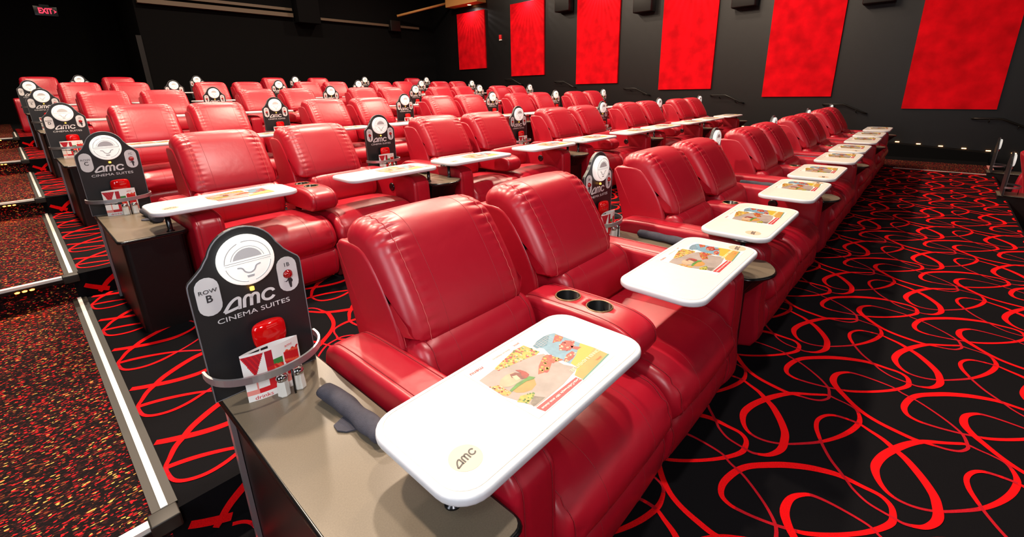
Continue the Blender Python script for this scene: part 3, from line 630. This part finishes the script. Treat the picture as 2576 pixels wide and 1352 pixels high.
mb.prism([(-0.005, 0.013), (-0.013, 0.004), (-0.012, 0.0015), (-0.004, 0.008)], 0, -0.0006, LETD, axis='y'); mb.prism([(-0.018, 0.006), (-0.009, 0.006), (-0.009, 0.0045), (-0.018, 0.0045)], 0, -0.0006, LETD, axis='y')
mb.prism([(0.006, 0.013), (0.010, 0.006), (0.008, -0.002), (0.005, 0.0)], 0, -0.0006, LETD, axis='y'); manM = mb.mesh('waiter_pictogram')
mb = MB(); logo(mb, LETW, lambda x, z, y: (x, y, z*0.86), 0.0, -0.0012, 0.050, 0, 0, 0.20); logoM = mb.mesh('logo')
# the hoop: half ring of flat bar in front of the board
mb = MB(); K = 32; ringp = []
for i in range(K+1):
    a = math.pi*i/K; ringp.append((0.180*math.cos(a), 0.004-0.158*math.sin(a)**0.85 if i not in (0, K) else 0.012))
vs = []
for i, (x, y) in enumerate(ringp):
    a = Vector(ringp[max(i-1, 0)]); b = Vector(ringp[min(i+1, K)]); t_ = (b-a).normalized(); n_ = Vector((-t_.y, t_.x))
    for s_, z in ((-1, 0.0), (1, 0.0), (1, 0.024), (-1, 0.024)): vs.append((x+n_.x*s_*0.004, y+n_.y*s_*0.004, 0.098+z))
mb.add(vs, [(i*4+k, i*4+(k+1) % 4, (i+1)*4+(k+1) % 4, (i+1)*4+k) for i in range(K) for k in range(4)]+[(0, 1, 2, 3), (K*4+3, K*4+2, K*4+1, K*4)], ALU)
hoopM = mb.mesh('hoop')
mb = MB(); mb.tube([(0.03, -0.146, 0.0), (0.03, -0.146, 0.10)], 0.0035, BLACKP, seg=8); postM = mb.mesh('hoop_post')
mb = MB(); mb.lathe([(0, 0), (0.007, 0.001), (0.007, 0.008), (0.007, 0.012), (0, 0.014)], AMBER, c=(0, -0.012, 0), seg=14); bulbM = mb.mesh('bulb')
def put_text(s, size, M, parent, loc, sx=1, bold=0, name='lettering'):
    o = obj(name, text_mesh(s, size, M, 0.0004, sx, bold), parent, loc); o.rotation_euler = (R_(90), 0, 0); return o
def service_board(loc, label, left_row=None, nums=('', ''), flip=False):
    t = thing('service_board', label, 'table sign', loc, 'service boards standing on the consoles')
    p = obj('panel', panelM, t)
    d = obj('white_disc', discM, t, (0, 0, 0.460)); d.scale = (0.97, 1, 0.97); obj('engraving', engM, d)
    obj('bulb', bulbM, t, (0, 0, 0.352))
    obj('logo', logoM, t, (-0.005, 0, 0.318)); put_text('CINEMA SUITES', 0.0235, LETW, t, (0, -0.0006, 0.274), 1.40)
    for sx in (-1, 1):
        pl = obj('plate', plateM, t, (sx*0.121, 0, 0.368))
        if sx < 0 and left_row:
            put_text('ROW', 0.0185, LETD, pl, (0, -0.003, 0.018), 1.15); put_text(left_row, 0.034, LETD, pl, (0, -0.003, -0.007), 1.0, 0.0006)
        else:
            obj('call_button', btnM, pl, (0, -0.0025, 0.0)); obj('pictogram', manM, pl, (0.003, -0.0025, -0.030))
            put_text(nums[0 if sx < 0 else 1], 0.020, LETD, pl, (0, -0.003, 0.035))
    obj('hoop', hoopM, t); obj('hoop_post', postM, t)
    return t
# ---------------------------------------------------------------- small things on the consoles
def solo(name, mb, cat): 
    o = mb.build(name); tag(o, None, cat); return o
mb = MB()
kp = [(0, 0), (0.030, 0.0), (0.033, 0.006), (0.033, 0.10), (0.028, 0.118), (0.0265, 0.135), (0.031, 0.15), (0.036, 0.17), (0.037, 0.205), (0.034, 0.226), (0.024, 0.236), (0.0, 0.239)]
mb.lathe([p for p in spline(kp, 3)], KETCH, seg=28, sq=(1.45, 0.70)); ketchM = mb.mesh('ketchup_bottle')
mb = MB(); mb.flat([(-0.025, -0.006), (0.025, -0.006), (0.02, 0.006), (-0.02, 0.006)], 0.2392, mat('cap_print', (250, 236, 230), 0.5)) if False else None
# drink menu: a folded card, front and back sheet, printed with glasses
DM = {k: mat('print_'+k, c, 0.45) for k, c in {'white': (246, 243, 240), 'red': (214, 24, 34), 'crimson': (180, 18, 40), 'dark': (40, 34, 36), 'green': (60, 130, 60), 'orange': (240, 92, 60), 'pink': (244, 150, 140)}.items()}
def dm(u, v):
    """u 0..1 across, v 0..1 up"""
    if v < 0.14: return 'white'
    if v > 0.955: return 'white'
    if abs(v-0.47+0.03*u) < 0.02 and u < 0.5: return 'dark'
    if u < 0.37:
        if 0.50 < v and abs(u-0.18) < (v-0.50)*0.40: return 'crimson' if (u*7+v*3) % 0.5 < 0.33 else 'red'
        if abs(u-0.18) < 0.014 and v < 0.55: return 'pink'
        if v < 0.24: return 'pink' if u < 0.2 else 'red'
        return 'white'
    if u < 0.5: return 'crimson' if v > 0.62 else ('red' if v < 0.42 or v > 0.52 else 'dark')
    if u < 0.67:
        if v > 0.74: return 'white'
        if 0.62 < v+0.2*(u-.58): return 'green'
        if v > 0.24: return 'orange' if (u*9+v*5) % 1 < 0.6 else 'red'
        return 'pink'
    if v > 0.80+0.02*math.sin(u*60): return 'white'
    if 0.69+0.05*(0.8-v) < u < 0.98-0.05*(0.8-v) and v > 0.28: return 'red' if (v*6+u*2) % 1.3 < 1.0 else 'orange'
    return 'pink' if v < 0.28 else 'white'
mb = MB(); nu, nv = 72, 60
def sheet(u, v, s): 
    x = -0.090+0.18*u; y = s*0.017*(1-(2*u-1)**2); return (x, y+(0.035*(1-v) if s < 0 else -0.035*(1-v))*0+0.0*v, 0.175*v)
for s_ in (-1, 1):
    vs = [sheet(i/nu, j/nv, s_) for j in range(nv+1) for i in range(nu+1)]
    g = {}
    for j in range(nv):
        for i in range(nu): g.setdefault(dm((i+.5)/nu, (j+.5)/nv), []).append((j*(nu+1)+i, j*(nu+1)+i+1, (j+1)*(nu+1)+i+1, (j+1)*(nu+1)+i))
    for k_, f_ in g.items(): mb.add(vs, f_, DM[k_] if s_ < 0 or k_ == 'white' else DM['dark'])
for tx, sz, M_, px_, pz_ in (('drinks', 0.020, DM['red'], -0.045, 0.010), ('amc', 0.015, DM['red'], 0.055, 0.158)):
    me = text_mesh(tx, sz, M_, 0.0, 1.1)
    mb.add([(px_+v.co.x, -0.0178+0.017*((px_+v.co.x)/0.090)**2, pz_+v.co.y) for v in me.vertices], [list(p.vertices) for p in me.polygons], M_)
cardM = mb.mesh('drink_menu')
bm = bmesh.new(); bm.from_mesh(cardM); bmesh.ops.delete(bm, geom=[v for v in bm.verts if not v.link_faces], context='VERTS'); bm.to_mesh(cardM); bm.free()
mb = MB(); mb.lathe([(0, 0), (0.019, 0), (0.021, 0.004), (0.018, 0.05), (0.016, 0.056)], GLASS, seg=8, smooth=False); jarM = mb.mesh('jar')
mb = MB(); mb.lathe([(0.0165, 0.056), (0.0185, 0.058), (0.0195, 0.068), (0.015, 0.078), (0, 0.081)], STEEL, seg=20); capM = mb.mesh('cap')
mb = MB()
for i in range(14):
    pass
npts = 22; vs = []
for i in range(npts+1):
    y = 0.17-0.34*i/npts; r = 0.0275+0.0012*math.sin(i*0.9)+(0.004 if i > npts-3 else 0)-(0.010 if i == npts else 0); r *= (1-0.06*math.cos(i*.55))
    cx = 0.004*math.sin(i*0.25)
    for k in range(18):
        a = 2*math.pi*k/18; rr = r*(1+0.05*math.sin(3*a+i*.25))
        vs.append((cx+rr*1.12*math.cos(a), y, 0.0265+rr*0.92*math.sin(a)))
mb.add(vs, [(i*18+k, i*18+(k+1) % 18, (i+1)*18+(k+1) % 18, (i+1)*18+k) for i in range(npts) for k in range(18)], NAPK, True)
mb.add(vs, [tuple(range(18)), tuple(range(npts*18, npts*18+18))[::-1]], NAPK)
rollM = mb.mesh('roll')
mb = MB(); fl = [(-0.015, 0.03, 0.004), (-0.060, 0.020, 0.0015), (-0.066, -0.01, 0.003), (-0.052, -0.035, 0.0015), (-0.018, -0.06, 0.004)]
fl2 = [(p[0], p[1], p[2]+0.004) for p in fl]; mb.add(fl+fl2, [(0,1,2,3,4), (9,8,7,6,5)]+[(i, (i+1) % 5, 5+(i+1) % 5, 5+i) for i in range(5)], NAPK); flapM = mb.mesh('flap')
# ---------------------------------------------------------------- swivel tables
def rrect(x0, y0, x1, y1, r, n=7):
    pts = []
    for cx, cy, a0 in ((x1-r, y1-r, 0), (x0+r, y1-r, 90), (x0+r, y0+r, 180), (x1-r, y0+r, 270)):
        for i in range(n+1): a = R_(a0+90*i/n); pts.append((cx+r*math.cos(a), cy+r*math.sin(a)))
    return pts
TW, TD = 0.842, 0.385
mb = MB(); mb.prism(rrect(0, -TD/2, TW, TD/2, 0.085), 0.0, 0.028, WEDGE, bev=0.009); mb.prism(rrect(0.016, -TD/2+0.016, TW-0.016, TD/2-0.016, 0.072), 0.0275, 0.0284, WHITE)
topM = mb.mesh('table_top')
mb = MB(); mb.tube([(x, y, 0.0285) for x, y in rrect(0.018, -TD/2+0.018, TW-0.018, TD/2-0.018, 0.07, 9)], 0.0011, mat('table_groove', (214, 208, 202), 0.5), seg=4, closed=True); grooveM = mb.mesh('rim_line')
mb = MB(); mb.lathe([(0.0, -0.1185), (0.022, -0.1185), (0.021, -0.113), (0.0145, -0.112), (0.0145, -0.105), (0.0145, 0.0), (0.0, 0.0)], POLEM, seg=20); poleM = mb.mesh('pole')
mb = MB(); mb.lathe([(0, -0.006), (0.07, -0.006), (0.07, 0.0), (0, 0.0)], BLACKP, seg=24); mountM = mb.mesh('mounting_plate')
FLP = lambda x, y, z: (x, y, z)
mb = MB(); mb.prism([(0.041*math.cos(R_(d)), 0.041*math.sin(R_(d))) for d in range(0, 360, 10)], 0.0284, 0.0289, BADGE)
badgeM = mb.mesh('badge')
mb = MB(); logo(mb, LETD, lambda x, y, z: (x*0.99-y*0.1, x*0.1+y*0.99, z), 0.0289, 0.0294, 0.0205, 0, 0, 0.19); blogM = mb.mesh('badge_logo')
# food menu lying on each table: two overlapping printed sheets (coordinates relative to the table origin)
MX0, MY0, MANG = 0.0, 0.0, 0
FM = {k: mat('food_'+k, tuple(int(v*(0.68 if v > 120 else 0.5)) for v in c), 0.45, noise=nz) for k, c, nz in [('photo', (206, 190, 182), (18, .15)), ('pizza', (246, 206, 84), (90, .25)), ('bun', (240, 172, 92), (30, .15)), ('buntop', (246, 206, 166), (30, .12)),
      ('patty', (150, 62, 34), (60, .3)), ('bacon', (196, 50, 26), (60, .3)), ('cheese', (250, 232, 190), None), ('lettuce', (104, 164, 48), (90, .3)), ('fries', (248, 190, 80), (70, .3)), ('salad', (226, 208, 90), (70, .35)),
      ('greybox', (150, 136, 122), (60, .3)), ('basket', (232, 120, 50), (60, .35)), ('banner', (250, 70, 90), None), ('blue', (134, 196, 226), (50, .12)), ('wafl', (120, 160, 190), (40, .1)), ('yellow', (252, 218, 74), None),
      ('orange', (250, 194, 120), (20, .1)), ('green', (120, 184, 156), None), ('f', (222, 84, 56), (70, .35)), ('gridline', (232, 240, 244), None), ('leaf', (120, 150, 40), None), ('tomato', (206, 36, 28), None)]}
TOX, TOY = 0.018, -0.828      # where the first table's origin stands (x, y of the left end, centre line)
def T1(q): return (q[0]-TOX, q[1]-TOY)
mb = MB()
z0 = 0.0285
mb.prism([T1(p) for p in [(0.336, -0.674), (0.588, -0.674), (0.588, -0.965), (0.336, -0.965)]], z0, z0+0.0008, PAPER); menuA = None
za = z0+0.0008
mb.prism([T1(p) for p in [(0.549, -0.712), (0.720, -0.712), (0.720, -0.966), (0.549, -0.966)]], z0, z0+0.0006, PAPER)
lay = za
def poly(key, M, dz):
    pts = [T1(p) for p in MENU[key]]; mb.add([(p[0], p[1], lay+dz) for p in pts]+[(p[0], p[1], lay+dz-0.0002) for p in pts], [tuple(range(len(pts)))], M)
for key, dz in (('blue', .0001), ('wafl', .0002), ('yellow', .0002), ('orange', .0002), ('green', .0003), ('photo', .0003), ('pizza', .0005), ('greybox', .0005), ('salad', .0006), ('fries', .0005), ('bun', .0005), ('buntop', .0006), ('patty', .0007), ('cheese', .0008), ('bacon', .0008), ('lettuce', .0009), ('basket', .0005), ('banner', .0008)):
    poly(key, FM[key], dz)
for key in ('f1', 'f2', 'f3', 'f4'): poly(key, FM['f'], .0004)
rng = random.Random(3)
def inside(pt, pg):
    c = False; n = len(pg)
    for i in range(n):
        x1, y1 = pg[i]; x2, y2 = pg[(i+1) % n]
        if (y1 > pt[1]) != (y2 > pt[1]) and pt[0] < (x2-x1)*(pt[1]-y1)/(y2-y1)+x1: c = not c
    return c
def blobs(key, M, n, r0, r1, dz):
    pg = [T1(p) for p in MENU[key]]; xs = [p[0] for p in pg]; ys = [p[1] for p in pg]
    for _ in range(n):
        p = (rng.uniform(min(xs), max(xs)), rng.uniform(min(ys), max(ys)))
        if inside(p, pg):
            r = rng.uniform(r0, r1); mb.flat([(p[0]+r*rng.uniform(.6, 1)*math.cos(R_(a)), p[1]+r*rng.uniform(.6, 1)*math.sin(R_(a))) for a in range(0, 360, 60)], lay+dz, M)
blobs('pizza', FM['tomato'], 60, .003, .008, .0006); blobs('pizza', FM['leaf'], 40, .002, .005, .0007); blobs('pizza', FM['cheese'], 40, .002, .006, .00065)
blobs('f1', FM['cheese'], 22, .002, .006, .0006); blobs('f1', FM['tomato'], 22, .002, .006, .0007); blobs('f2', FM['cheese'], 16, .002, .005, .0006); blobs('f3', FM['pizza'], 16, .002, .006, .0006)
blobs('basket', FM['tomato'], 26, .004, .009, .0006); blobs('basket', FM['pizza'], 26, .003, .008, .0007); blobs('basket', FM['leaf'], 10, .002, .004, .0008)
blobs('salad', FM['leaf'], 26, .002, .006, .0008); blobs('fries', FM['cheese'], 20, .002, .005, .0007); blobs('fries', FM['f'], 14, .002, .005, .0008); blobs('bacon', FM['tomato'], 12, .002, .005, .0010)
for i in range(9):
    x = 0.592+i*0.0125
    if x < 0.688: stroke(mb, [T1((x, -0.728)), T1((x-0.004, -0.757))], 0.0014, FM['gridline'], FLP, lay+.0002, lay+.0004)
for i in range(4): stroke(mb, [T1((0.594+i*.006, -0.730-i*.009)), T1((0.684-i*0.016, -0.728-i*0.009))], 0.0014, FM['gridline'], FLP, lay+.0002, lay+.0004)
def menu_text(s, size, M, p, dz=.0012, rz=180, sx=1.0, bold=0.0):
    me = text_mesh(s, size, M, 0.0, sx, bold); q = T1(p); merge(mb, me, M, Matrix.Translation((q[0], q[1], lay+dz)) @ Matrix.Rotation(R_(rz), 4, 'Z'))
menu_text('menu', 0.021, mat('ink_red', (176, 40, 46), .5), (0.373, -0.692), sx=1.15)
menu_text('dine-in theatres', 0.0125, mat('ink_grey', (160, 120, 116), .5), (0.488, -0.686)); menu_text('amc', 0.016, mat('ink_pink', (196, 70, 72), .5), (0.563, -0.684), sx=1.1)
menu_text('freestyle 100+ drink choices', 0.0105, PAPER, (0.432, -0.9485), bold=.0002); menu_text('Coca-Cola', 0.0125, PAPER, (0.521, -0.949), bold=.0002)
menu_text('DINNER & ADVENTURE', 0.0185, mat('ink_cream', (255, 246, 190), .5), (0.636, -0.909), sx=0.78)
mb2 = mb; menu_text('amc', 0.014, mat('ink_brick', (206, 96, 60), .5), (0.674, -0.937), sx=1.3)
menuM = mb.mesh('menu_print')
def table(side, loc, label, end=False):
    """side 'R': the table reaches right from its pole; 'L': reaches left. origin = left end, centre line"""
    t = thing('swivel_table', label, 'table', loc, 'white swivel tables', rz=0)
    tp = obj('table_top', topM, t); obj('rim_line', grooveM, tp)
    px = (0.085 if end else 0.06) if side == 'R' else TW-0.032
    obj('pole', poleM, t, (px, -0.055, 0)); obj('mounting_plate', mountM, t, (px, -0.055, 0))
    b = obj('badge', badgeM, t, (0.105 if side == 'R' else TW-0.064, -0.09, 0)); obj('logo', blogM, b)
    return t
# ---------------------------------------------------------------- furnishing the rows
def ordi(n): return ['first', 'second', 'third', 'fourth', 'fifth', 'sixth', 'seventh', 'eighth', 'ninth', 'tenth'][n]
TZ = 0.747           # table top underside = 0.719
BDY = {0: 0.0}
sh_n = 0
for n in range(5):
    z = lev(n); y0 = R*n; L = LET[n]
    for k in range(6):
        x = k*P; end = (k == 0)
        where = 'beside the left aisle' if k == 0 else ('at the right end of the row' if k == 5 else '%s from the left aisle' % ordi(k))
        put_console(end, (x, y0, z), 'dark laminate console in row %s, %s' % (L, where), short=n > 0)
        nums = ('%d%s' % (2*k, L), '%d%s' % (2*k+1, L))
        service_board((x, y0, z+0.6), 'charcoal call board with white disc, row %s, %s' % (L, where), left_row=(L if k == 0 else None), nums=nums)
        o = obj('ketchup_bottle', ketchM, None, (x+0.02, y0-0.030, z+0.6), rz=R_(0)); tag(o, 'red ketchup bottle at the row %s call board, %s' % (L, where), 'bottle', 'ketchup bottles')
        o = obj('drink_menu', cardM, None, (x-0.005, y0-0.084, z+0.6), rz=R_(-1.5 if k == 0 else 2)); tag(o, 'folded drinks card with red glasses in row %s, %s' % (L, where), 'menu', 'drinks cards')
        for q, (sx, sy, wh) in enumerate(((0.002, -0.118, 'left'), (0.055, -0.112, 'right'))):
            t = thing('shaker', 'glass shaker, %s of two, row %s console %s' % (wh, L, where), 'shaker', (x+sx, y0-0.125, z+0.6), 'salt and pepper shakers')
            obj('jar', jarM, t); obj('cap', capM, t)
        t = thing('napkin_roll', 'rolled charcoal napkin on the row %s console, %s' % (L, where), 'napkin', (x+(0.098 if k == 0 else 0.135), y0-0.415, z+0.6), 'rolled napkins', rz=R_(4 if k == 0 else -1))
        obj('roll', rollM, t); 
        if k == 0: obj('flap', flapM, t)
        # tables: one for the seat on the right (except the last console), one for the seat on the left
        if k < 5:
            t = table('R', (x+0.018+(0.0 if k == 0 else 0.072), y0-0.822-(0.0 if k == 0 else 0.01), z+0.7188), 'white swivel table in front of the left seat of pair %s, row %s' % (ordi(k), L), end=(k == 0)); tr = t
            m_ = obj('food_menu', menuM, None, tr.location); tag(m_, 'printed food menu on the white table of row %s, left seat of pair %s' % (L, ordi(k)), 'menu', 'food menus on the tables')
        if k > 0:
            t = table('L', (x-0.910, y0-0.845, z+0.719), 'white swivel table in front of the right seat of pair %s, row %s' % (ordi(k-1), L))
            m_ = obj('food_menu', menuM, None, (t.location.x+0.03, t.location.y, t.location.z)); tag(m_, 'printed food menu on the white table of row %s, right seat of pair %s' % (L, ordi(k-1)), 'menu', 'food menus on the tables')
    for k in range(5):
        for s, kind in ((0.655, 'L'), (1.405, 'R')):
            idx = 2*k+(0 if kind == 'L' else 1)
            put_recliner(kind, (k*P+s, y0, z), 'red leather recliner, %s from the left aisle in row %s, %s seat of its pair' % (ordi(idx), L, 'left' if kind == 'L' else 'right'), 'red leather recliners')
# last row: single recliners with gaps between, boards on small consoles
z = lev(5); y0 = 5*R
for i, x in enumerate((0.265, 1.62, 5.17, 6.53, 10.14)):
    put_recliner('S', (x, y0+0.05, z), 'single red recliner in the rearmost row against the dark wall, %s from the left' % ordi(i), 'red leather recliners')
for i, x in enumerate((0.93, 3.25, 5.84, 8.20, 10.82)):
    put_console(False, (x, y0, z), 'dark console in the rearmost row, %s from the left' % ordi(i))
    service_board((x, y0, z+0.6), 'call board with bright white disc in the rearmost row, %s from the left' % ordi(i), nums=('1G', '2G'))
    if i not in (0, 2): 
        t = table('L', (x-0.91, y0-0.845, z+0.719), 'white table in the rearmost row, left of the %s call board' % ordi(i))
# the row in front, one level down, seen from behind at the right edge
zA = -0.54; yA = -2.45
for k in (3, 4):
    x = k*P
    put_recliner('L', (x+0.655, yA-0.32, zA), 'red recliner seen from behind at the right edge, %s' % ('left one of the farther pair' if k == 4 else 'left one of the nearer pair'), 'recliners of the lower row')
    put_recliner('R', (x+1.405, yA-0.32, zA), 'red recliner seen from behind at the right edge, %s' % ('right one of the farther pair' if k == 4 else 'right one of the nearer pair'), 'recliners of the lower row')
for k in (4, 5):
    put_console(False, (k*P, yA, zA), 'dark console in the lower row at the right edge, %s' % ('nearer one' if k == 4 else 'farther one'))
    service_board((k*P, yA, zA+0.6), 'call board seen edge-on at the right edge, %s' % ('nearer one' if k == 4 else 'farther one'), nums=('8A', '9A'))
